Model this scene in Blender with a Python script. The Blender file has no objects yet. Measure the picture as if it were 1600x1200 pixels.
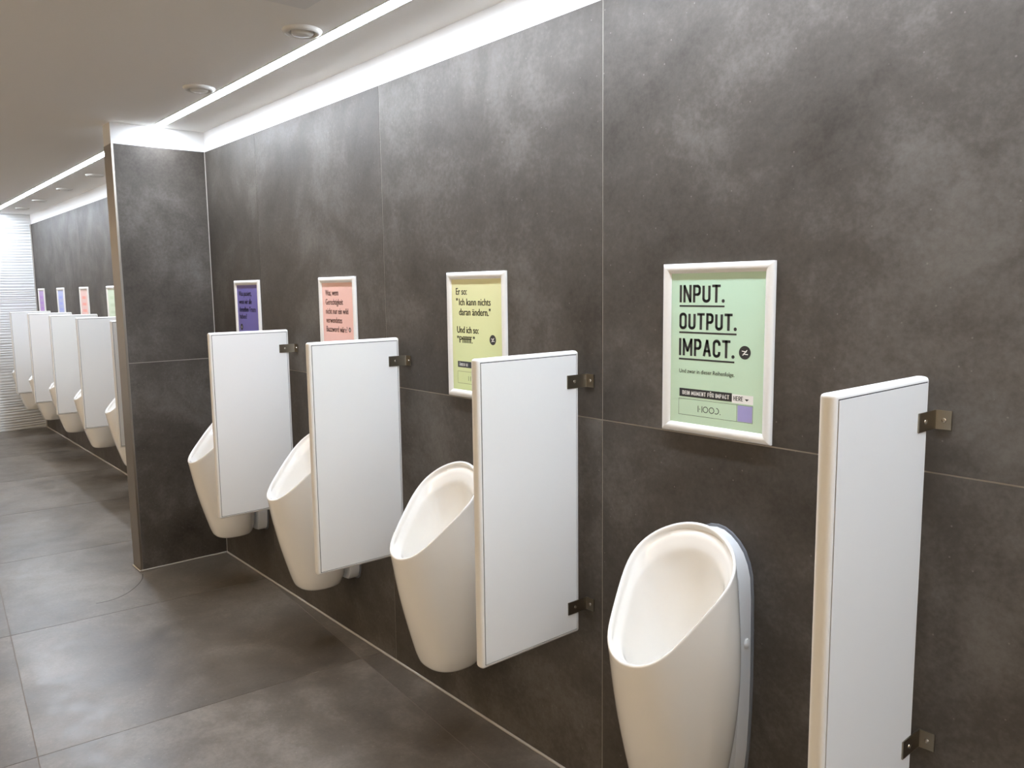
import bpy, bmesh, math, random
from mathutils import Vector, Matrix
random.seed(4)
S = bpy.context.scene
COL = S.collection

# ------------------------------------------------------------------ camera
cam_d = bpy.data.cameras.new('camera'); cam = bpy.data.objects.new('camera', cam_d); COL.objects.link(cam)
YAW, PITCH, ROLL = math.radians(-49.6566), math.radians(-6.9194), math.radians(-.7307)
Fh = Vector((math.sin(YAW), math.cos(YAW), 0)); Rh = Vector((math.cos(YAW), -math.sin(YAW), 0)); Uh = Vector((0, 0, 1))
Fv = Fh*math.cos(PITCH)+Uh*math.sin(PITCH); U0 = -Fh*math.sin(PITCH)+Uh*math.cos(PITCH)
Rv = Rh*math.cos(ROLL)+U0*math.sin(ROLL); Uv = -Rh*math.sin(ROLL)+U0*math.cos(ROLL)
M = Matrix((( Rv.x, Uv.x, -Fv.x, 0.), (Rv.y, Uv.y, -Fv.y, -1.7306), (Rv.z, Uv.z, -Fv.z, 1.6), (0, 0, 0, 1)))
cam.matrix_world = M
cam_d.sensor_width = 36; cam_d.lens = 1243.47/1600*36; cam_d.clip_start = .05
S.camera = cam

# ------------------------------------------------------------------ world, lights, exposure
w = bpy.data.worlds.new('world'); S.world = w; w.use_nodes = True
w.node_tree.nodes['Background'].inputs[0].default_value = (0, 0, 0, 1)
w.node_tree.nodes['Background'].inputs[1].default_value = 0
S.view_settings.view_transform = 'Standard'; S.view_settings.look = 'None'
S.view_settings.gamma = 1; S.view_settings.use_curve_mapping = False
S.view_settings.exposure = 0.84
LED_COL = (.80, .895, 1.03); LED_POW = 63.0          # strip lights in the ceiling
WARM_COL = (1.0, .80, .56); WARM_POW = 26.0         # added warm fill strip behind the camera, tints urinals and panel edges
S.cycles.max_bounces = 10; S.cycles.diffuse_bounces = 6; S.cycles.glossy_bounces = 4

# ------------------------------------------------------------------ helpers
def tag(o, label=None, cat=None, group=None, kind=None):
    if label: o['label'] = label
    if cat: o['category'] = cat
    if group: o['group'] = group
    if kind: o['kind'] = kind
    return o
def empty(name, loc=(0, 0, 0)):
    o = bpy.data.objects.new(name, None); COL.objects.link(o); o.location = loc; o.empty_display_size = .05
    return o
def link(name, me, mat=None, parent=None, loc=(0, 0, 0)):
    o = bpy.data.objects.new(name, me); COL.objects.link(o); o.location = loc
    if mat is not None:
        me.materials.clear(); me.materials.append(mat)
    if parent: o.parent = parent
    return o
def bm_obj(name, bm, mat=None, parent=None, loc=(0, 0, 0), smooth=False):
    me = bpy.data.meshes.new(name); bmesh.ops.recalc_face_normals(bm, faces=bm.faces)
    bm.to_mesh(me); bm.free()
    if smooth:
        for p in me.polygons: p.use_smooth = True
    return link(name, me, mat, parent, loc)
def add_box(bm, x0, x1, y0, y1, z0, z1, bevel=0, seg=1):
    vs = [bm.verts.new((x, y, z)) for x in (x0, x1) for y in (y0, y1) for z in (z0, z1)]
    q = [(0, 1, 3, 2), (4, 6, 7, 5), (0, 4, 5, 1), (2, 3, 7, 6), (0, 2, 6, 4), (1, 5, 7, 3)]
    fs = [bm.faces.new([vs[i] for i in f]) for f in q]
    if bevel:
        es = list({e for f in fs for e in f.edges})
        bmesh.ops.bevel(bm, geom=es, offset=bevel, segments=seg, affect='EDGES', profile=.5)
def box(name, x0, x1, y0, y1, z0, z1, mat, parent=None, bevel=0, seg=1, loc=(0, 0, 0)):
    bm = bmesh.new(); add_box(bm, x0, x1, y0, y1, z0, z1, bevel, seg)
    return bm_obj(name, bm, mat, parent, loc)
def loft(bm, rings, cap0=False, cap1=False, closed=True):
    rv = [[bm.verts.new(p) for p in r] for r in rings]
    n = len(rv[0])
    for a, b in zip(rv[:-1], rv[1:]):
        for i in range(n if closed else n-1):
            j = (i+1) % n
            bm.faces.new((a[i], a[j], b[j], b[i]))
    if cap0: bm.faces.new(rv[0])
    if cap1: bm.faces.new(rv[-1])
    return rv
def lathe_z(bm, prof, n=40, cap=False):
    rings = [[(r*math.cos(2*math.pi*i/n), r*math.sin(2*math.pi*i/n), z) for i in range(n)] for r, z in prof]
    return loft(bm, rings, False, cap)
def autosmooth(o, deg=35):
    me = o.data
    for p in me.polygons: p.use_smooth = True
    me.set_sharp_from_angle(angle=math.radians(deg))
    return o
def copy_tree(o, parent=None):
    c = o.copy(); COL.objects.link(c); c.parent = parent
    for ch in [k for k in ALLKIDS(o)]: copy_tree(ch, c)
    return c
def ALLKIDS(o): return [k for k in COL.objects if k.parent == o]

# ------------------------------------------------------------------ materials
def new_mat(name):
    m = bpy.data.materials.new(name); m.use_nodes = True
    nt = m.node_tree; return m, nt, nt.nodes['Principled BSDF']
def plain(name, col, rough=.5, metal=0., spec=.5, coat=0., bump=0., bscale=200., var=0.):
    m, nt, b = new_mat(name)
    b.inputs['Base Color'].default_value = (*col, 1); b.inputs['Roughness'].default_value = rough
    b.inputs['Metallic'].default_value = metal; b.inputs['Specular IOR Level'].default_value = spec
    b.inputs['Coat Weight'].default_value = coat; b.inputs['Coat Roughness'].default_value = .06
    tc = nt.nodes.new('ShaderNodeTexCoord')
    no = nt.nodes.new('ShaderNodeTexNoise'); no.inputs['Scale'].default_value = bscale; no.inputs['Detail'].default_value = 3
    nt.links.new(tc.outputs['Object'], no.inputs['Vector'])
    if bump:
        bp = nt.nodes.new('ShaderNodeBump'); bp.inputs['Strength'].default_value = bump; bp.inputs['Distance'].default_value = .002
        nt.links.new(no.outputs['Fac'], bp.inputs['Height']); nt.links.new(bp.outputs['Normal'], b.inputs['Normal'])
    if var:
        mx = nt.nodes.new('ShaderNodeMix'); mx.data_type = 'RGBA'
        mx.inputs[6].default_value = (*[c*(1-var) for c in col], 1); mx.inputs[7].default_value = (*[min(1, c*(1+var)) for c in col], 1)
        nt.links.new(no.outputs['Fac'], mx.inputs[0]); nt.links.new(mx.outputs[2], b.inputs['Base Color'])
    return m
def tile_mat(name, dark, mid, light, rough=(.38, .55), scale=1.0, spec=.5):
    """large-format concrete-look porcelain: cloudy patches, fine scratches, pale specks; every tile cut from another part of the pattern"""
    m, nt, b = new_mat(name); N = nt.nodes.new; L = nt.links.new
    geo = N('ShaderNodeNewGeometry'); oi = N('ShaderNodeObjectInfo')
    mul = N('ShaderNodeVectorMath'); mul.operation = 'SCALE'; mul.inputs['Scale'].default_value = 37.
    cmb = N('ShaderNodeCombineXYZ')
    for k in range(3): L(oi.outputs['Random'], cmb.inputs[k])
    L(cmb.outputs[0], mul.inputs[0])
    add = N('ShaderNodeVectorMath'); add.operation = 'ADD'; L(geo.outputs['Position'], add.inputs[0]); L(mul.outputs[0], add.inputs[1])
    def noise(sc, det, rg, dist=0.):
        n = N('ShaderNodeTexNoise'); n.inputs['Scale'].default_value = sc*scale; n.inputs['Detail'].default_value = det
        n.inputs['Roughness'].default_value = rg; n.inputs['Distortion'].default_value = dist; L(add.outputs[0], n.inputs['Vector']); return n
    big = noise(2.2, 6, .62, .35); mid_n = noise(9., 7, .68, .2); fine = noise(70., 4, .7)
    mx = N('ShaderNodeMath'); mx.operation = 'MULTIPLY_ADD'; L(mid_n.outputs['Fac'], mx.inputs[0]); mx.inputs[1].default_value = .34
    L(big.outputs['Fac'], mx.inputs[2])
    m2 = N('ShaderNodeMath'); m2.operation = 'MULTIPLY_ADD'; L(fine.outputs['Fac'], m2.inputs[0]); m2.inputs[1].default_value = .30; L(mx.outputs[0], m2.inputs[2])
    mr = N('ShaderNodeMapRange'); mr.inputs['From Min'].default_value = .58; mr.inputs['From Max'].default_value = 1.06; L(m2.outputs[0], mr.inputs['Value'])
    cr = N('ShaderNodeValToRGB'); e = cr.color_ramp.elements
    e[0].position = 0; e[0].color = (*dark, 1); e[1].position = 1; e[1].color = (*light, 1)
    k = cr.color_ramp.elements.new(.5); k.color = (*mid, 1)
    L(mr.outputs[0], cr.inputs[0])
    b.inputs['Specular IOR Level'].default_value = spec
    # pale mineral specks
    vo = N('ShaderNodeTexVoronoi'); vo.inputs['Scale'].default_value = 42*scale; L(add.outputs[0], vo.inputs['Vector'])
    sp = N('ShaderNodeMapRange'); sp.inputs['From Min'].default_value = .05; sp.inputs['From Max'].default_value = .11
    sp.inputs['To Min'].default_value = .34; sp.inputs['To Max'].default_value = 0.; L(vo.outputs['Distance'], sp.inputs['Value'])
    sel = N('ShaderNodeMath'); sel.operation = 'GREATER_THAN'; sel.inputs[1].default_value = .72
    sx = N('ShaderNodeSeparateXYZ'); L(vo.outputs['Color'], sx.inputs[0]); L(sx.outputs[0], sel.inputs[0])
    sm = N('ShaderNodeMath'); sm.operation = 'MULTIPLY'; L(sp.outputs[0], sm.inputs[0]); L(sel.outputs[0], sm.inputs[1])
    mix = N('ShaderNodeMix'); mix.data_type = 'RGBA'; L(sm.outputs[0], mix.inputs[0]); L(cr.outputs[0], mix.inputs[6])
    mix.inputs[7].default_value = (*[min(1, c*2.2) for c in light], 1)
    L(mix.outputs[2], b.inputs['Base Color'])
    rr = N('ShaderNodeMapRange'); rr.inputs['To Min'].default_value = rough[0]; rr.inputs['To Max'].default_value = rough[1]
    rr.inputs['From Min'].default_value = .3; rr.inputs['From Max'].default_value = .7; L(mid_n.outputs['Fac'], rr.inputs['Value']); L(rr.outputs[0], b.inputs['Roughness'])
    bp = N('ShaderNodeBump'); bp.inputs['Strength'].default_value = .12; bp.inputs['Distance'].default_value = .002
    L(m2.outputs[0], bp.inputs['Height']); L(bp.outputs['Normal'], b.inputs['Normal'])
    return m
WALL_TILE = tile_mat('wall_tile', (.044, .0365, .029), (.078, .067, .056), (.138, .123, .108), (.48, .64), spec=.2)
FLOOR_TILE = tile_mat('floor_tile', (.070, .057, .044), (.124, .104, .083), (.215, .187, .158), (.30, .44))
GROUT = plain('grout', (.33, .30, .26), .85, bump=.2)
FLOOR_GROUT = plain('floor_grout', (.20, .17, .145), .85, bump=.2)
SEAL = plain('sealant', (.40, .365, .325), .6, var=.1, bscale=20)
PLASTER = plain('plaster', (.66, .645, .62), .85, bump=.05, bscale=90, var=.015)
CEIL = plain('ceiling_paint', (.86, .835, .80), .9, bump=.04, bscale=120, var=.015)
HATCH = plain('hatch_paint', (.76, .75, .74), .7)
WHITE_WALL = plain('white_ribbed_tile', (.68, .68, .67), .35)
STEEL = plain('brushed_steel', (.32, .285, .245), .36, 1., bump=.05, bscale=300)
BRACKET = plain('bracket_steel', (.30, .265, .21), .33, 1., bump=.04, bscale=400)
SCREW = plain('screw_steel', (.62, .58, .52), .25, 1.)
DARK = plain('dark_core', (.012, .011, .012), .6)
BOARD = plain('white_laminate', (.83, .82, .795), .27, spec=.45, var=.01, bscale=3)
EDGE = plain('edge_band_plastic', (.79, .77, .73), .42)
CERAMIC = plain('white_ceramic', (.86, .84, .80), .08, spec=.6, coat=.6)
FLANGE = plain('flange_plastic', (.74, .75, .76), .3)
GASKET = plain('gasket_grey', (.18, .19, .21), .7)
FRAME = plain('silver_frame', (.78, .76, .72), .38, .15, var=.02)
VENT = plain('vent_paint', (.66, .64, .60), .55)
VENT_DARK = plain('vent_gap', (.05, .05, .05), .8)
INK = plain('black_ink', (.012, .013, .014), .5, coat=.5)
WHITE_INK = plain('white_ink', (.85, .84, .80), .5, coat=.5)
def emit(name, col, s):
    m, nt, b = new_mat(name)
    b.inputs['Base Color'].default_value = (.9, .9, .9, 1)
    b.inputs['Emission Color'].default_value = (*col, 1); b.inputs['Emission Strength'].default_value = s
    return m
LED = emit('led_diffuser', LED_COL, LED_POW)
WARM_FILL = emit('warm_fill_diffuser', WARM_COL, WARM_POW)
ALU = plain('aluminium_profile', (.75, .75, .76), .35, 1.)

# ------------------------------------------------------------------ key dimensions (metres)
XCOR, TRET, DRET = -4.771, .143, -.5025        # projecting wall: face, thickness, end
XFAR, YW2 = -10.86, .13                        # far wall, back wall of the far bay
ZJ, ZT, ZC = 1.2024, 2.402, 2.514              # tile joint, tile top, ceiling
XR, YO = 2.3, -3.3                             # walls behind the camera
G = .0018                                      # half joint

# ------------------------------------------------------------------ floor
floor = box('floor', XFAR-.1, XR+.1, YO-.1, YW2+.1, -.12, -.0012, FLOOR_GROUT); tag(floor, kind='structure')
def clip(poly, n, d):
    out = []
    for i in range(len(poly)):
        a, b = poly[i], poly[(i+1) % len(poly)]
        da, db = a[0]*n[0]+a[1]*n[1]-d, b[0]*n[0]+b[1]*n[1]-d
        if da <= 0: out.append(a)
        if (da < 0 < db) or (db < 0 < da):
            t = da/(da-db); out.append((a[0]+t*(b[0]-a[0]), a[1]+t*(b[1]-a[1])))
    return out
FA = math.radians(-4.6); fu = (math.cos(FA), math.sin(FA)); fv = (-math.sin(FA), math.cos(FA))
FO = (-2.956, -.103); FT = 1.222
for i in range(-8, 6):
    for j in range(-4, 3):
        q = []
        for (a, b) in ((i*FT+G, j*FT+G), ((i+1)*FT-G, j*FT+G), ((i+1)*FT-G, (j+1)*FT-G), (i*FT+G, (j+1)*FT-G)):
            q.append((FO[0]+a*fu[0]+b*fv[0], FO[1]+a*fu[1]+b*fv[1]))
        for n, d in (((1, 0), XR), ((-1, 0), -XFAR), ((0, 1), YW2), ((0, -1), -YO)):
            if q: q = clip(q, n, d)
        if len(q) < 3: continue
        bm = bmesh.new()
        top = [bm.verts.new((x, y, 0)) for x, y in q]; bot = [bm.verts.new((x, y, -.009)) for x, y in q]
        bm.faces.new(top); bm.faces.new(bot[::-1])
        for k in range(len(q)): bm.faces.new((top[k], bot[k], bot[(k+1) % len(q)], top[(k+1) % len(q)]))
        bm_obj('tile', bm, FLOOR_TILE, floor)
# curved cut in the tile in front of the projecting wall
arc = [(-4.72, -.509), (-4.636, -.536), (-4.552, -.586), (-4.475, -.652), (-4.43, -.72), (-4.421, -.776), (-4.427, -.82)]
bm = bmesh.new(); L_, R_ = [], []
pts = []
for k in range(len(arc)-1):
    p0, p1, p2, p3 = (Vector(arc[max(k-1, 0)]), Vector(arc[k]), Vector(arc[k+1]), Vector(arc[min(k+2, len(arc)-1)]))
    for t in (0, .25, .5, .75):
        pts.append(.5*((2*p1)+(p2-p0)*t+(2*p0-5*p1+4*p2-p3)*t*t+(3*p1-p0-3*p2+p3)*t**3))
pts.append(Vector(arc[-1]))
for k, p in enumerate(pts):
    d = (pts[min(k+1, len(pts)-1)]-pts[max(k-1, 0)]).normalized(); nrm = Vector((-d.y, d.x))
    L_.append([(p.x+nrm.x*.0022, p.y+nrm.y*.0022, -.002), (p.x+nrm.x*.0022, p.y+nrm.y*.0022, .0004), (p.x-nrm.x*.0022, p.y-nrm.y*.0022, .0004), (p.x-nrm.x*.0022, p.y-nrm.y*.0022, -.002)])
loft(bm, L_, True, True); bm_obj('curved_joint', bm, plain('dark_joint', (.06, .05, .042), .8), floor)

# ------------------------------------------------------------------ walls
def tiled_wall(wall, cols, rows, place, grout=True):
    """place(u0,u1,z0,z1,d0,d1) -> box bounds; d is depth into the wall"""
    if grout: box('grout', *place(cols[0], cols[-1], rows[0], rows[-1], .0012, .0085), GROUT, wall)
    for c in range(len(cols)-1):
        for r in range(len(rows)-1):
            box('tile', *place(cols[c]+G, cols[c+1]-G, rows[r]+G, rows[r+1]-G*(r < len(rows)-2), 0, .0085), WALL_TILE, wall)
wb = bmesh.new()
add_box(wb, XCOR-TRET, XR+.1, .0085, .12, 0, ZC)
add_box(wb, XCOR, XR, 0, .0085, ZT+.0005, ZC)
wall_back = tag(bm_obj('wall_back', wb, PLASTER), kind='structure')
tiled_wall(wall_back, [XCOR, -4.057, -2.834, -1.621, -.408, .805, 2.018, XR], [0, ZJ, ZT], lambda u0, u1, z0, z1, d0, d1: (u0, u1, d0, d1, z0, z1))
XB = XCOR-TRET
wb = bmesh.new()
add_box(wb, XFAR-.1, XB-.0001, YW2+.0085, YW2+.12, 0, ZC)
add_box(wb, XFAR, XB, YW2, YW2+.0085, ZT+.0005, ZC)
wall_bay = tag(bm_obj('wall_back_bay', wb, PLASTER), kind='structure')
cols = [XB-1.213*k for k in range(5)]+[XFAR]
tiled_wall(wall_bay, cols[::-1], [0, ZJ, ZT], lambda u0, u1, z0, z1, d0, d1: (u0, u1, YW2+d0, YW2+d1, z0, z1))
# projecting wall between the two bays
wb = bmesh.new()
add_box(wb, XB+.009, XCOR-.0085, DRET+.0015, .0085, 0, ZT)
add_box(wb, XB, XCOR, DRET, .0085, ZT, ZC)
wall_ret = tag(bm_obj('wall_return', wb, PLASTER), kind='structure')
tiled_wall(wall_ret, [DRET+.011, -.0005], [0, ZJ+.002, ZT], lambda u0, u1, z0, z1, d0, d1: (XCOR-d1, XCOR-d0, u0, u1, z0, z1))
tiled_wall(wall_ret, [DRET+.011, YW2], [0, ZJ+.002, ZT], lambda u0, u1, z0, z1, d0, d1: (XB+d0, XB+d1, u0, u1, z0, z1))
# steel end cap of the projecting wall
bm = bmesh.new(); add_box(bm, XB-.001, XCOR+.001, DRET-.0015, DRET+.0015, .004, ZT, .0006); add_box(bm, XCOR-.004, XCOR+.0015, DRET-.001, DRET+.010, .004, ZT, .0006); add_box(bm, XB-.0015, XB+.004, DRET-.001, DRET+.010, .004, ZT, .0006)
cap = tag(bm_obj('trim_1', bm, STEEL), kind='structure')
# far wall with fine horizontal ribs
bm = bmesh.new(); rings = []
zz = 0.; rnd = random.Random(9); prof = []
while zz < ZC:
    h = rnd.uniform(.022, .042)
    for t in (0, .2, .5, .8): prof.append((min(zz+h*t, ZC), .0055*math.sin(math.pi*t)))
    zz += h
prof.append((ZC, 0))
ys = [YO+(YW2-YO)*k/60 for k in range(61)]
for z, d in prof:
    rings.append([(XFAR+d*(1+.25*math.sin(y*5+z*9)), y, max(0, min(ZC, z+(.006*math.sin(y*3.1+z*2.3)+.003*math.sin(y*7.7) if 0 < z < ZC else 0)))) for y in ys])
loft(bm, rings, closed=False)
add_box(bm, XFAR-.1, XFAR-.0005, YO, YW2, 0, ZC)
wall_far = tag(bm_obj('wall_far', bm, WHITE_WALL, smooth=False), kind='structure'); autosmooth(wall_far, 60)
WARM_WALL = plain('warm_beige_wall', (.80, .72, .60), .6)
wall_opp = tag(box('wall_opposite', XFAR, XR, YO-.1, YO, 0, ZC, WARM_WALL), kind='structure')
wall_right = tag(box('wall_right', XR, XR+.1, YO, 0, 0, ZC, WARM_WALL), kind='structure')
# sealant joints
def seal(n, x0, x1, y0, y1, z0, z1): tag(box('trim_%d' % n, x0, x1, y0, y1, z0, z1, SEAL, bevel=.0025), kind='structure')
seal(2, XCOR, XR, -.009, .0, 0, .009)
seal(3, XCOR, XCOR+.009, DRET, -.009, 0, .009)
seal(4, XCOR, XCOR+.0045, -.0045, 0, .009, ZT)
seal(5, XFAR, XB, YW2-.011, YW2, 0, .011)
seal(6, XB-.003, XCOR+.006, DRET-.010, DRET-.0015, 0, .008)
seal(7, XFAR+.006, XFAR+.016, YW2-.012, YW2, .011, ZT)

# ------------------------------------------------------------------ ceiling with light slots
Y1, Y2 = -.289, -.236
HX0, HX1, HY0, HY1 = -2.51, -2.11, -.865, -.463
cb = bmesh.new()
add_box(cb, XFAR-.1, XR+.1, YO-.1, Y1-.002, ZC, ZC+.1)
add_box(cb, XFAR-.1, XR+.1, Y2+.002, YW2+.12, ZC, ZC+.1)
add_box(cb, XB, XCOR, Y1-.002, Y2+.002, ZC, ZC+.1)
add_box(cb, XFAR-.1, XR+.1, Y1-.002, Y2+.002, ZC+.06, ZC+.1)
ceiling = tag(bm_obj('ceiling', cb, CEIL), kind='structure')
def led(x0, x1, label, Y1=Y1, Y2=Y2, mat=None, up=.02):
    r = empty('led_strip_light', ((x0+x1)/2, (Y1+Y2)/2, ZC if not mat else ZC-.012)); L = (x1-x0)/2; hw = (Y2-Y1)/2
    tag(r, label, 'strip light', 'ceiling strip lights')
    bm = bmesh.new()
    up = .02 if not mat else .012
    prof = [(-hw+.002, up), (-hw+.002, -.0005), (-hw+.010, -.0022), (0, -.003), (hw-.010, -.0022), (hw-.002, -.0005), (hw-.002, up)]
    loft(bm, [[(-L, y, z) for y, z in prof], [(L, y, z) for y, z in prof]], True, True)
    bm_obj('diffuser', bm, mat or LED, r)
    for s in (-1, 1): box('profile_edge', -L, L, *( (-hw-.0019, -hw+.0018) if s < 0 else (hw-.0018, hw+.0019)), -.0008, .03 if not mat else .012, ALU, r)
led(XCOR+.002, XR-.02, 'long glowing white strip light in the ceiling above the near urinals')
led(XFAR+.01, XB-.002, 'glowing strip light in the ceiling of the far bay, left of projecting wall')

def air_valve(x, y, rad, label, group):
    r = empty('air_valve', (x, y, ZC)); tag(r, label, 'air vent', group)
    bm = bmesh.new(); lathe_z(bm, [(rad*.60, -.001), (rad*.66, -.010), (rad*.78, -.014), (rad*.93, -.010), (rad, -.003), (rad, 0)], 48)
    autosmooth(bm_obj('ring', bm, VENT, r), 50)
    bm = bmesh.new(); lathe_z(bm, [(rad*.56, -.004), (rad*.56, -.012), (rad*.50, -.016), (rad*.2, -.0175), (.001, -.018)], 48, True)
    autosmooth(bm_obj('disc', bm, VENT, r), 50)
    bm = bmesh.new(); lathe_z(bm, [(rad*.66, -.0008), (.001, -.0009)], 32, True); bm_obj('opening', bm, VENT_DARK, r)
air_valve(-2.722, -.374, .069, 'larger round white air vent beside the near strip light', 'round air vents by the near strip light')
air_valve(-3.755, -.377, .069, 'smaller looking round white air vent near the projecting wall top', 'round air vents by the near strip light')
for x, nm in ((-6.96, 'round ceiling vent of the far bay, closest to the projecting wall'), (-8.02, 'second round ceiling vent of the far bay from the projecting wall'),
              (-9.13, 'third round ceiling vent of the far bay from the projecting wall'), (-10.05, 'round ceiling vent of the far bay nearest the white ribbed wall')):
    air_valve(x, -.072, .066, nm, 'round air vents of the far bay')
r = empty('access_panel', ((HX0+HX1)/2, (HY0+HY1)/2, ZC)); tag(r, 'grey square access panel in the ceiling at the top edge', 'access panel')
a = (HX1-HX0)/2
box('cover', -a, a, -a, a, -.004, 0, HATCH, r, .0015)
led(XFAR+.3, XR-.3, 'added unseen warm fill strip along the ceiling by the opposite wall', YO+.30, YO+.36, WARM_FILL, .0)  # fill light added out of view to warm the urinal fronts and panel edges

# ------------------------------------------------------------------ urinal
RA = [.15134, .01184, .00493, -.00582]; RB = [-.214, .14941, -.00662, .00123, -.00138]; RC = [.85131, .14126, -.00457, .00221, -.00004]
NT = 72
def rim_pt(t):
    return Vector((sum(a*math.sin((n+1)*t) for n, a in enumerate(RA)), sum(b*math.cos(n*t) for n, b in enumerate(RB)), sum(c*math.cos(n*t) for n, c in enumerate(RC))))
TH = [2*math.pi*i/NT for i in range(NT)]
RIM = [rim_pt(t) for t in TH]
CEN = Vector((0, -.222, .847))
def base_pt(t, sc=1., z=.335):
    n = 2.5; c, s = math.cos(t), math.sin(t)
    x = .122*math.copysign(abs(s)**(2/n), s); y = math.copysign(abs(c)**(2/n), c)*.112
    x *= 1-.10*(1-c)/2
    return Vector((x*sc, -.166+y*sc, z))
BULGE = .027
def body_ring(s):
    out = []
    for t, p in zip(TH, RIM):
        b = base_pt(t); q = p.lerp(b, s)
        c = math.cos(t); k = math.sin(math.pi*s)
        q.x += math.sin(t)*k*(.008+BULGE*max(0, c+.35)); q.y += k*.008*min(c, 0)
        # flat back standing against the flange
        q.y = min(q.y, -.054)
        out.append(q)
    return out
def make_urinal():
    root = empty('urinal')
    bm = bmesh.new(); rings = []
    # underside to rim
    rings.append([base_pt(t, .30, .283) for t in TH])
    for sc, z in ((.64, .2832), (.75, .2843), (.82, .2880), (.87, .2955), (.91, .306), (.957, .3205)): rings.append([base_pt(t, sc, z) for t in TH])
    for k in range(24, 0, -1): rings.append(body_ring(k/24.))
    # rounded lip
    nrm = Vector((0, -.69, .72))
    def off(sc, up, dy=0., dz=0.): return [CEN+(p-CEN)*sc+nrm*up+Vector((0, dy, dz)) for p in RIM]
    rings.append([p+Vector((0, 0, -.004)) for p in RIM])
    rings.append([p.copy() for p in RIM])
    rings += [off(.992, .003), off(.975, .0042), off(.957, .0025), off(.945, -.003), off(.935, -.010)]
    # inner wall, crease and bowl
    for sc, dy, dz in ((.92, .002, -.016), (.89, .004, -.023), (.86, .006, -.030), (.83, .008, -.037), (.812, .010, -.042), (.80, .012, -.048), (.79, .015, -.058), (.775, .020, -.075), (.745, .028, -.105), (.68, .040, -.160), (.58, .050, -.22), (.44, .058, -.285), (.25, .064, -.335), (.08, .066, -.352)):
        rg = off(sc, 0, dy, dz)
        rings.append(rg)
    for rg in rings[6:]:
        for p in rg: p.y = min(p.y, -.054)
    for rg in rings[33:]:
        for p in rg: p.y = min(p.y, -.066)
    loft(bm, [[tuple(p) for p in rg] for rg in rings], True, True)
    o = bm_obj('bowl', bm, CERAMIC, root, smooth=True); autosmooth(o, 60)
    # flange between bowl and wall
    half = [(0, .968), (.022, .965), (.043, .955), (.064, .938), (.081, .917), (.094, .888), (.102, .857), (.106, .80), (.1075, .72), (.109, .60), (.108, .50), (.104, .40), (.098, .335), (.090, .308), (.076, .296), (.045, .292), (0, .292)]
    loop = half + [(-x, z) for x, z in half[-2:0:-1]]
    def fl(sc, y): return [(x*sc, y, .63+(z-.63)*(1-(1-sc)*.4)) for x, z in loop]
    bm = bmesh.new(); loft(bm, [fl(1, -.006), fl(1, -.048), fl(.985, -.054), fl(.9, -.0545)], True, True)
    f = autosmooth(bm_obj('flange', bm, FLANGE, root), 40)
    bm = bmesh.new(); loft(bm, [fl(1.05, -.0002), fl(1.05, -.0065)], True, True); bm_obj('wall_gasket', bm, GASKET, root)
    for s in (-1, 1):
        bm = bmesh.new(); n = 20
        prof = [(.012, 0), (.012, .003), (.009, .0055), (.005, .007), (.0008, .0074)]
        loft(bm, [[(s*(.1080+h), -.026+rr*math.cos(2*math.pi*i/n), .690+rr*1.15*math.sin(2*math.pi*i/n)) for i in range(n)] for rr, h in prof], False, True)
        autosmooth(bm_obj('screw_cap', bm, FLANGE, f), 60)
    return root
U0 = make_urinal()
CX, PITCHU = -1.2031, 1.0068
near_lab = ['white ceramic urinal nearest the camera, full bowl seen below the green poster', 'white ceramic urinal below the yellow poster',
            'white ceramic urinal half hidden behind the panel below the pink poster', 'white ceramic urinal in the corner beside the projecting wall']
for k in range(4):
    o = U0 if k == 0 else copy_tree(U0)
    o.location = (CX-PITCHU*k, 0, 0); tag(o, near_lab[k], 'urinal', 'urinals of the near row')
far_lab = ['far bay urinal cut off by the projecting wall edge', 'far bay urinal whose rim peeks out left of the largest far divider', 'white urinal of the far bay, third from the projecting wall',
           'far bay urinal second from the white ribbed wall', 'far bay urinal nearest the white ribbed wall']
for k in range(5):
    o = copy_tree(U0); o.location = (-6.44-1.0085*k, YW2, 0); tag(o, far_lab[k], 'urinal', 'urinals of the far bay')

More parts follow.
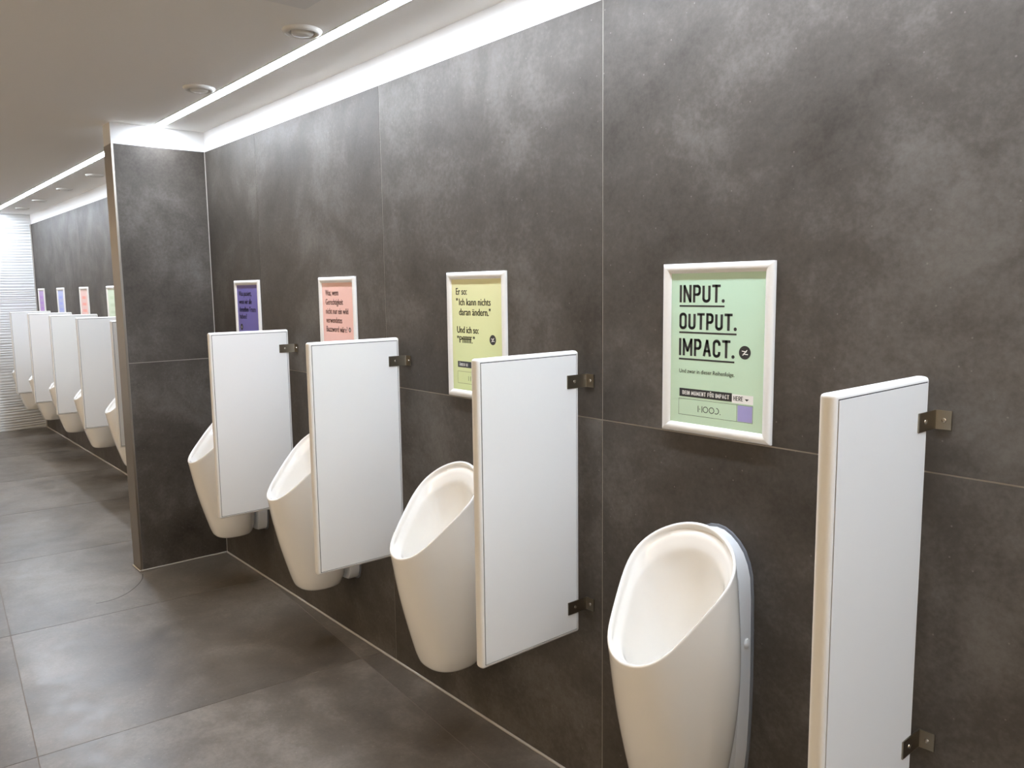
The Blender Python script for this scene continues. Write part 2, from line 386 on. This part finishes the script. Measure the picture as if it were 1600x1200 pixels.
# ------------------------------------------------------------------ divider panels
DT, DY0, DY1, DZ0, DZ1 = .032, -.030, -.4185, .5255, 1.409
def rrect(x, ins, rad, n=5):
    y0, y1, z0, z1 = DY1+ins, DY0-ins, DZ0+ins, DZ1-ins; rad = max(rad-ins, .0008); out = []
    for cy, cz, a0 in ((y1-rad, z1-rad, 0), (y0+rad, z1-rad, 90), (y0+rad, z0+rad, 180), (y1-rad, z0+rad, 270)):
        for k in range(n+1):
            a = math.radians(a0+90*k/n); out.append((x, cy+rad*math.cos(a), cz+rad*math.sin(a)))
    return out
def make_divider():
    root = empty('urinal_divider')
    # bullnose edge band running round the board (right face at x=0)
    bm = bmesh.new(); rings = []
    n = 12
    for k in range(n+1):
        u = -1+2*k/n; ins = .0075*(1-math.sqrt(max(0, 1-abs(u)**2.6)))
        rings.append(rrect(-DT/2+u*DT/2, ins, .009))
    rings += [rrect(0, .0105, .009), rrect(-DT, .0105, .009)]
    rings.append(rings[0])
    rv = loft(bm, rings); bmesh.ops.remove_doubles(bm, verts=bm.verts, dist=1e-6)
    autosmooth(bm_obj('edge_band', bm, EDGE, root), 40)
    bm = bmesh.new(); loft(bm, [rrect(-.0012, .009, .004), rrect(-DT+.0012, .009, .004)], True, True); bm_obj('core', bm, DARK, root)
    for x0, x1 in ((-.0012, .0008), (-DT-.0008, -DT+.0012)):
        bm = bmesh.new(); loft(bm, [rrect(x0, .0127, .004), rrect(x1, .0127, .004)], True, True); bm_obj('face_panel', bm, BOARD, root)
    for z0, z1 in ((1.297, 1.337), (.592, .632)):
        bm = bmesh.new()
        prof = [(.0008, -.082), (.0008, -.0005), (.035, -.0005), (.035, -.0038), (.0068, -.0038), (.0048, -.0048), (.0040, -.0068), (.0040, -.082)]
        loft(bm, [[(x, y, z0) for x, y in prof], [(x, y, z1) for x, y in prof]], True, True)
        bmesh.ops.bevel(bm, geom=[e for e in bm.edges if abs(e.verts[0].co.z-e.verts[1].co.z) < 1e-6], offset=.0007, segments=2, affect='EDGES')
        b = autosmooth(bm_obj('bracket', bm, BRACKET, root), 40)
        zc = (z0+z1)/2
        for ax in (0, 1):
            bm = bmesh.new(); m = 16; pr = [(.0052, 0), (.0048, .0014), (.0032, .0021), (.0026, .0021), (.0024, .0008), (.0006, .0008)]
            rg = []
            for rr, h in pr:
                rg.append([((.0040+h, -.053+rr*math.cos(2*math.pi*i/m), zc+rr*math.sin(2*math.pi*i/m)) if ax == 0 else
                            (.0205+rr*math.cos(2*math.pi*i/m), -.0038-h, zc+rr*math.sin(2*math.pi*i/m))) for i in range(m)])
            loft(bm, rg, False, True); autosmooth(bm_obj('screw', bm, SCREW, b), 50)
    return root
D0 = make_divider()
dlab = ['white urinal divider at the right, cut by the bottom edge of the picture', 'white urinal divider between the yellow and green posters, with two brackets in view',
        'white urinal divider between the pink and yellow posters', 'white urinal divider standing nearest the projecting wall corner']
for k, x in enumerate((-.6784, -1.6890, -2.6880, -3.6948)):
    o = D0 if k == 0 else copy_tree(D0); o.location = (x, 0, 0); tag(o, dlab[k], 'divider', 'white urinal dividers of the near row')
elab = ['narrow slice of white divider beside the steel edge of the projecting wall', 'white divider of the far bay that looks largest, seen whole', 'third white divider of the far bay from the steel wall edge',
        'white divider of the far bay second from the ribbed wall', 'white divider of the far bay nearest the ribbed wall']
for k, x in enumerate((-5.9365, -6.9450, -7.9500, -8.9612, -9.9706)):
    o = copy_tree(D0); o.location = (x+.016, YW2, 0); tag(o, elab[k], 'divider', 'white urinal dividers of the far bay')

# ------------------------------------------------------------------ poster frames
PW, PH = .3358, .4501; PZ = 1.43135; RW = .0255
def text_mesh(s, weight=0.):
    c = bpy.data.curves.new('t', 'FONT'); c.body = s; c.size = 1; c.offset = weight; c.resolution_u = 3; c.fill_mode = 'FRONT'
    o = bpy.data.objects.new('t', c); COL.objects.link(o); bpy.context.view_layer.update()
    me = bpy.data.meshes.new_from_object(o.evaluated_get(bpy.context.evaluated_depsgraph_get()))
    bpy.data.objects.remove(o); bpy.data.curves.remove(c)
    return [tuple(v.co) for v in me.vertices], [tuple(p.vertices) for p in me.polygons], me
CAPH = {}
class Print:
    """flat ink layer in poster coordinates (millimetres from the centre, x right, z up)"""
    def __init__(s): s.v = []; s.f = []
    def poly(s, pts):
        b = len(s.v); s.v += pts; s.f.append(tuple(range(b, b+len(pts))))
    def rect(s, x0, x1, z0, z1): s.poly([(x0, z0), (x1, z0), (x1, z1), (x0, z1)])
    def disc(s, x, z, rx, rz=None, n=32):
        rz = rz or rx; s.poly([(x+rx*math.cos(2*math.pi*i/n), z+rz*math.sin(2*math.pi*i/n)) for i in range(n)])
    def outline(s, x0, x1, z0, z1, t):
        s.rect(x0, x1, z1-t, z1); s.rect(x0, x1, z0, z0+t); s.rect(x0, x0+t, z0, z1); s.rect(x1-t, x1, z0, z1)
    def bar(s, xa, za, xb, zb, t):
        d = Vector((xb-xa, zb-za)).normalized()*t/2; s.poly([(xa-d.y, za+d.x), (xa+d.y, za-d.x), (xb+d.y, zb-d.x), (xb-d.y, zb+d.x)])
    def ring(s, x, z, r, t, a0=0, a1=360, n=28):
        for k in range(n):
            a, b = math.radians(a0+(a1-a0)*k/n), math.radians(a0+(a1-a0)*(k+1)/n)
            s.poly([(x+r*math.cos(a), z+r*math.sin(a)), (x+r*math.cos(b), z+r*math.sin(b)), (x+(r-t)*math.cos(b), z+(r-t)*math.sin(b)), (x+(r-t)*math.cos(a), z+(r-t)*math.sin(a))])
    def text(s, t, x0, x1, base, cap, bold=0.):
        weight = 0.
        if weight not in CAPH:
            v, f, me = text_mesh('H', weight); CAPH[weight] = max(p[1] for p in v)
        v, f, me = text_mesh(t, weight)
        a, b = min(p[0] for p in v), max(p[0] for p in v); sx = (x1-x0)/(b-a); sz = cap/CAPH[weight]
        d = bold/2
        for dx in ((0,) if not bold else (-d, -d/3, d/3, d)):
            k = len(s.v); s.v += [(x0+d+dx+(p[0]-a)*sx*(1-bold/(x1-x0)), base+p[1]*sz) for p in v]; s.f += [tuple(i+k for i in q) for q in f]
        #+(p[0]-a)*sx, base+p[1]*sz) for p in v]; s.f += [tuple(i+k for i in q) for q in f]
        bpy.data.meshes.remove(me)
    def caps(s, t, x0, x1, base, cap, stroke, vs=None):
        """condensed uniform-stroke capitals fitted between x0 and x1"""
        vs = vs or stroke
        def arc(cx, cz, rx, rz, a0, a1, n=8): return [(cx+rx*math.cos(math.radians(a0+(a1-a0)*k/n)), cz+rz*math.sin(math.radians(a0+(a1-a0)*k/n))) for k in range(n+1)]
        R = .18
        BOWL = lambda lo, hi: [(0, hi), (.55, hi)] + arc(.55, hi-R, .45, R, 90, 0, 5) + arc(.55, lo+R, .45, R, 0, -90, 5) + [(0, lo)]
        G_ = {'I': (0, [[(0, 0), (0, 1)]]), 'N': (1.05, [[(0, 0), (0, 1)], [(0, 1), (1, 0)], [(1, 0), (1, 1)]]), 'M': (1.4, [[(0, 0), (0, 1)], [(0, 1), (.5, .25)], [(.5, .25), (1, 1)], [(1, 0), (1, 1)]]),
              'P': (.95, [[(0, 0), (0, 1)], BOWL(.44, 1)]), 'R': (1., [[(0, 0), (0, 1)], BOWL(.46, 1), [(.5, .46), (1, 0)]]), 'D': (1., [[(0, 0), (0, 1)], BOWL(0, 1)]),
              'U': (1., [[(0, 1), (0, R)] + arc(.5, R, .5, R, 180, 360) + [(1, R), (1, 1)]]), 'T': (1., [[(0, 1), (1, 1)], [(.5, 0), (.5, 1)]]),
              'O': (1.05, [[(0, R), (0, 1-R)] + arc(.5, 1-R, .5, R, 180, 0) + [(1, R)] + arc(.5, R, .5, R, 0, -180)]), 'A': (1.05, [[(0, 0), (.5, 1)], [(.5, 1), (1, 0)], [(.17, .3), (.83, .3)]]),
              'C': (.95, [[(1, .72), (1, 1-R)] + arc(.5, 1-R, .5, R, 0, 180) + [(0, R)] + arc(.5, R, .5, R, 180, 360) + [(1, .28)]]), 'E': (.8, [[(0, 0), (0, 1)], [(0, 1), (1, 1)], [(0, .52), (.85, .52)], [(0, 0), (1, 0)]]),
              'F': (.8, [[(0, 0), (0, 1)], [(0, 1), (1, 1)], [(0, .5), (.85, .5)]]), 'H': (1., [[(0, 0), (0, 1)], [(1, 0), (1, 1)], [(0, .52), (1, .52)]])}
        G_['Ü'] = G_['U']; G_['Ä'] = G_['A']
        unit = sum(G_[c][0] if c in G_ else {' ': .55, '.': 0}[c] for c in t); n = sum(c != ' ' for c in t); gap = stroke*(.62 if len(t) < 9 else .6)
        W = ((x1-x0)-n*stroke-gap*(len(t)-1))/unit; x = x0+stroke/2
        for c in t:
            if c == ' ': x += .55*W+gap; continue
            if c == '.': s.disc(x, base+stroke*.6, stroke*.62, n=16); x += stroke+gap; continue
            w = G_[c][0]*W
            for line in G_[c][1]:
                P_ = [(x+a*w, base+vs/2+b*(cap-vs)) for a, b in line]
                for k, (p, q) in enumerate(zip(P_[:-1], P_[1:])):
                    horiz = abs(p[1]-q[1]) < 1e-6; tt = vs if horiz else stroke
                    d = Vector((q[0]-p[0], q[1]-p[1]))
                    if d.length < 1e-6: continue
                    d.normalize(); ext = vs/2 if (abs(d.y) > .99 and len(P_) == 2) else (stroke/2 if horiz and len(P_) == 2 else stroke*.12)
                    if len(P_) == 2 and .05 < abs(d.y) < .99: ext = vs*.3
                    s.bar(p[0]-d.x*ext, p[1]-d.y*ext, q[0]+d.x*ext, q[1]+d.y*ext, tt)
            if c in 'ÜÄ':
                for k in (.22, .78): s.disc(x+w*k, base+cap+stroke*.85, stroke*.55, n=12)
            x += w+stroke+gap
    def build(s, name, mat, parent, y):
        me = bpy.data.meshes.new(name); me.from_pydata([(x/1000, y, z/1000) for x, z in s.v], [], s.f); me.update()
        return link(name, me, mat, parent)
def make_frame(root):
    hx, hz = PW/2, PH/2
    # rounded snap-frame rail: (inset, height from the wall)
    prof = [(0, 0), (0, .0065), (.0012, .0088), (.004, .0112), (.009, .0128), (.014, .0128), (.019, .0112), (.0225, .0085), (.0245, .0062), (RW, .0052), (RW, .002)]
    e = .00022
    for k in range(4):
        A, B = (hx, hz) if k % 2 == 0 else (hz, hx)
        rings = []
        for d, h in prof:
            a, b = (-A+d+e, B-d), (A-d-e, B-d)
            pp = []
            for (u, v) in (a, b):
                for _ in range(k): u, v = v, -u
                pp.append((u, -h, v))
            rings.append(pp)
        bm = bmesh.new(); rv = loft(bm, rings, closed=False)
        bm.faces.new([r_[0] for r_ in rv]); bm.faces.new([r_[1] for r_ in rv])
        autosmooth(bm_obj('frame_rail', bm, FRAME, root), 45)
    # dark mitre lines of the corners sit in the hairline gaps above this backing board
    box('backing_board', -hx+.004, hx-.004, -.0018, -.0002, -hz+.004, hz-.004, DARK, root)
def print_mat(name, c0, c1):
    m, nt, b = new_mat(name); N = nt.nodes.new; L = nt.links.new
    tc = N('ShaderNodeTexCoord'); no = N('ShaderNodeTexNoise'); no.inputs['Scale'].default_value = 7; no.inputs['Detail'].default_value = 2
    L(tc.outputs['Object'], no.inputs['Vector'])
    sx = N('ShaderNodeSeparateXYZ'); L(tc.outputs['Object'], sx.inputs[0])
    mr = N('ShaderNodeMapRange'); mr.inputs['From Min'].default_value = -.2; mr.inputs['From Max'].default_value = .2; L(sx.outputs[2], mr.inputs['Value'])
    mx = N('ShaderNodeMix'); mx.data_type = 'RGBA'; mx.inputs[6].default_value = (*c0, 1); mx.inputs[7].default_value = (*c1, 1); L(mr.outputs[0], mx.inputs[0]); L(mx.outputs[2], b.inputs['Base Color'])
    b.inputs['Roughness'].default_value = .55; b.inputs['Coat Weight'].default_value = .7; b.inputs['Coat Roughness'].default_value = .12
    bp = N('ShaderNodeBump'); bp.inputs['Strength'].default_value = .25; bp.inputs['Distance'].default_value = .01; L(no.outputs['Fac'], bp.inputs['Height']); L(bp.outputs['Normal'], b.inputs['Coat Normal'])
    return m
E_ = {}
def emblem(ink, white, x, z, r):
    E_['disc'] = Print(); E_['disc'].disc(x, z, r); m = E_['mark'] = Print()
    m.bar(x-r*.50, z+r*.22, x+r*.30, z+r*.12, r*.13); m.bar(x-r*.30, z-r*.20, x+r*.54, z-r*.26, r*.13); m.bar(x-r*.36, z-r*.42, x+r*.40, z+r*.40, r*.13)
def poster(x, y, mat, label, group, ink, white=None, extra=None, inkmat=None):
    root = empty('poster_frame', (x, y, PZ)); tag(root, label, 'poster', group)
    make_frame(root)
    pr = box('print', -PW/2+RW-.002, PW/2-RW+.002, -.0042, -.0022, -PH/2+RW-.002, PH/2-RW+.002, mat, root)
    if E_:
        E_['disc'].build('emblem_disc', inkmat or INK, pr, -.00445); E_['mark'].build('emblem_mark', WHITE_INK, pr, -.00475); E_.clear()
    if extra:
        for nm, p, m, yy in extra: p.build(nm, m, pr, yy)
    ink.build('lettering', inkmat or INK, pr, -.00445)
    if white and white.v: white.build('white_lettering', WHITE_INK, pr, -.00475)
    return root
GREEN = print_mat('green_print', (.54, .70, .50), (.51, .71, .54))
YELLOW = print_mat('yellow_print', (.64, .74, .35), (.76, .74, .40))
PINK = print_mat('pink_print', (.84, .46, .39), (.85, .52, .45))
PURPLE = print_mat('purple_print', (.155, .13, .40), (.175, .15, .42))
LILAC = plain('lilac_ink', (.36, .33, .60), .5)
MAUVE = print_mat('mauve_print', (.55, .28, .66), (.50, .30, .66)); BLUE = print_mat('blue_print', (.40, .46, .80), (.42, .48, .80)); SALMON = print_mat('salmon_print', (.85, .48, .42), (.86, .55, .48)); PALE = print_mat('pale_green_print', (.62, .74, .52), (.66, .78, .58))
QX = [-1.3889+PW/2, -2.391+PW/2, -3.4002+PW/2, -4.4133+PW/2]
GP = 'framed posters of the near row'
# green poster
UL = []; HL = []
ink, wh, box2, wht = Print(), Print(), Print(), Print()
for t, x1, b, u in (('INPUT.', 25.4, 123.2, 113.9), ('OUTPUT.', 62.6, 52.4, 43.9), ('IMPACT.', 57.8, -17.8, -26.9)):
    h = Print(); h.caps(t, -115.5, x1, b, 46 if t != 'OUTPUT.' else 43.5, 7.5, 6.6); HL.append(('headline', h, INK, -.00445)); UL.append((x1, u))
emblem(ink, wh, 88, -.6, 17)
ink.text('Und zwar in dieser Reihenfolge.', -113.5, 59.4, -64, 10.4, .3)
ban, frm, und = Print(), Print(), Print(); ban.rect(-112.2, 53.2, -128, -105.8)
wh.caps('DEIN MOMENT FÜR IMPACT', -102.3, 45, -122.6, 11.2, 2.3, 1.9)
wht.rect(53.2, 115, -130.5, -108)
hr, ar, wm = Print(), Print(), Print(); hr.caps('HERE', 57.9, 85.3, -124, 12, 1.9, 1.6); ar.poly([(90.5, -117.6), (103, -117.6), (96.7, -123)])
frm.outline(-114.2, 114.8, -177.6, -133.6, .8); frm.rect(68.0, 68.8, -177.6, -133.6)
uls = []
for x1, u in UL:
    p = Print(); p.rect(-115.5, x1+.5, u-2.2, u+2.2); uls.append(('underline', p, INK, -.00445))
# company word mark of thin bars and rings
wm.rect(-51.4, -49.4, -166, -149); wm.rect(-39, -37, -166, -149); wm.rect(-47.5, -44, -158.4, -156.8)
wm.ring(-27, -157.5, 8.4, 1.9); wm.ring(-8, -157.5, 8.4, 1.9); wm.ring(6.5, -157.5, 8.4, 1.9, -125, 90); wm.disc(18.6, -165, 1.3, n=12)
lil = Print(); lil.rect(70.5, 113, -176, -135.2)
poster(QX[0], 0, GREEN, 'green framed poster with three underlined words, above the nearest urinal', GP, ink, wh, [('white_patch', wht, WHITE_INK, -.0043), ('lilac_square', lil, LILAC, -.0043), ('banner', ban, INK, -.00445), ('box_outline', frm, INK, -.00445), ('here_lettering', hr, INK, -.00445), ('arrow', ar, INK, -.00445), ('word_mark', wm, INK, -.00445)]+uls+HL)
# yellow poster
ink, wh = Print(), Print()
ink.text('Er so:', -116.5, -51, 145, 24, 1.6); ink.text('"', -116, -106, 107.2, 24, 1.6); ink.text('Ich kann nichts', -99.5, 83, 107.2, 24, 1.6)
ink.text('daran ändern."', -100, 82, 71.5, 24, 1.6); ink.text('Und ich so:', -114, 13.3, 8, 23.5, 1.6); ink.text('"Pffffff."', -114.7, -9.5, -28, 23.5, 1.6)
emblem(ink, wh, 91.6, -11, 17.5)
ban, frm = Print(), Print(); ban.rect(-113, 53, -117.2, -95); wh.caps('ÄNDER DE', -104, -52, -112, 10.6, 2.3, 1.9)
frm.outline(-114.5, 114.5, -175.7, -131.6, .9)
wm = Print(); wm.rect(-51.4, -49.4, -164, -147); wm.rect(-39, -37, -164, -147)
poster(QX[1], 0, YELLOW, 'yellow framed poster partly behind a white divider', GP, ink, wh, [('banner', ban, INK, -.00445), ('box_outline', frm, INK, -.00445), ('word_mark', wm, INK, -.00445)])
# pink poster
BROWN = plain('faded_ink', (.17, .075, .065), .5, coat=.5)
ink, wh = Print(), Print()
for t, x1, b in (('Was, wenn', 11.4, 143), ('Gerechtigkeit', 52, 101.5), ('nicht nur ein wild', 96.4, 60), ('verwendetes', 38.3, 19.5), ('Buzzword wäre?', 83, -21)): ink.text(t, -112, x1, b, 25.5, 1.6)
emblem(ink, wh, 104, -8.2, 11)
poster(QX[2], 0, PINK, 'pink framed poster with wavy paper above a white divider', GP, ink, wh, inkmat=BROWN)
# purple poster
ink, wh = Print(), Print()
for t, x1, b in (('Was passiert,', 56.5, 141), ('wenn wir alle', 57, 97), ('denselben Traum', 105, 55), ('haben?', -19, 16)): ink.text(t, -118, x1, b, 27, 2.)
emblem(ink, wh, -97, -29.5, 17)
poster(QX[3], 0, PURPLE, 'dark purple framed poster beside the projecting wall corner', GP, ink, wh)
# far bay: unreadable blocks of print
FG = 'framed posters of the far bay'
for x, m, ic, lab in ((-7.5, PALE, (.45, .55, .38), 'pale green framed poster half covered by the steel wall edge'), (-8.503, SALMON, (.72, .28, .22), 'salmon pink framed poster in the far bay'),
                 (-9.52, BLUE, (.24, .28, .62), 'light blue framed poster in the far bay'), (-10.528, MAUVE, (.34, .14, .48), 'mauve framed poster next to the white ribbed wall')):
    ink = Print()
    for z in (110, 48, -14, -80): ink.rect(-85, 70-abs(z)*.2, z, z+26)
    poster(x, YW2, m, lab, FG, ink, inkmat=plain('print_blocks', ic, .6))
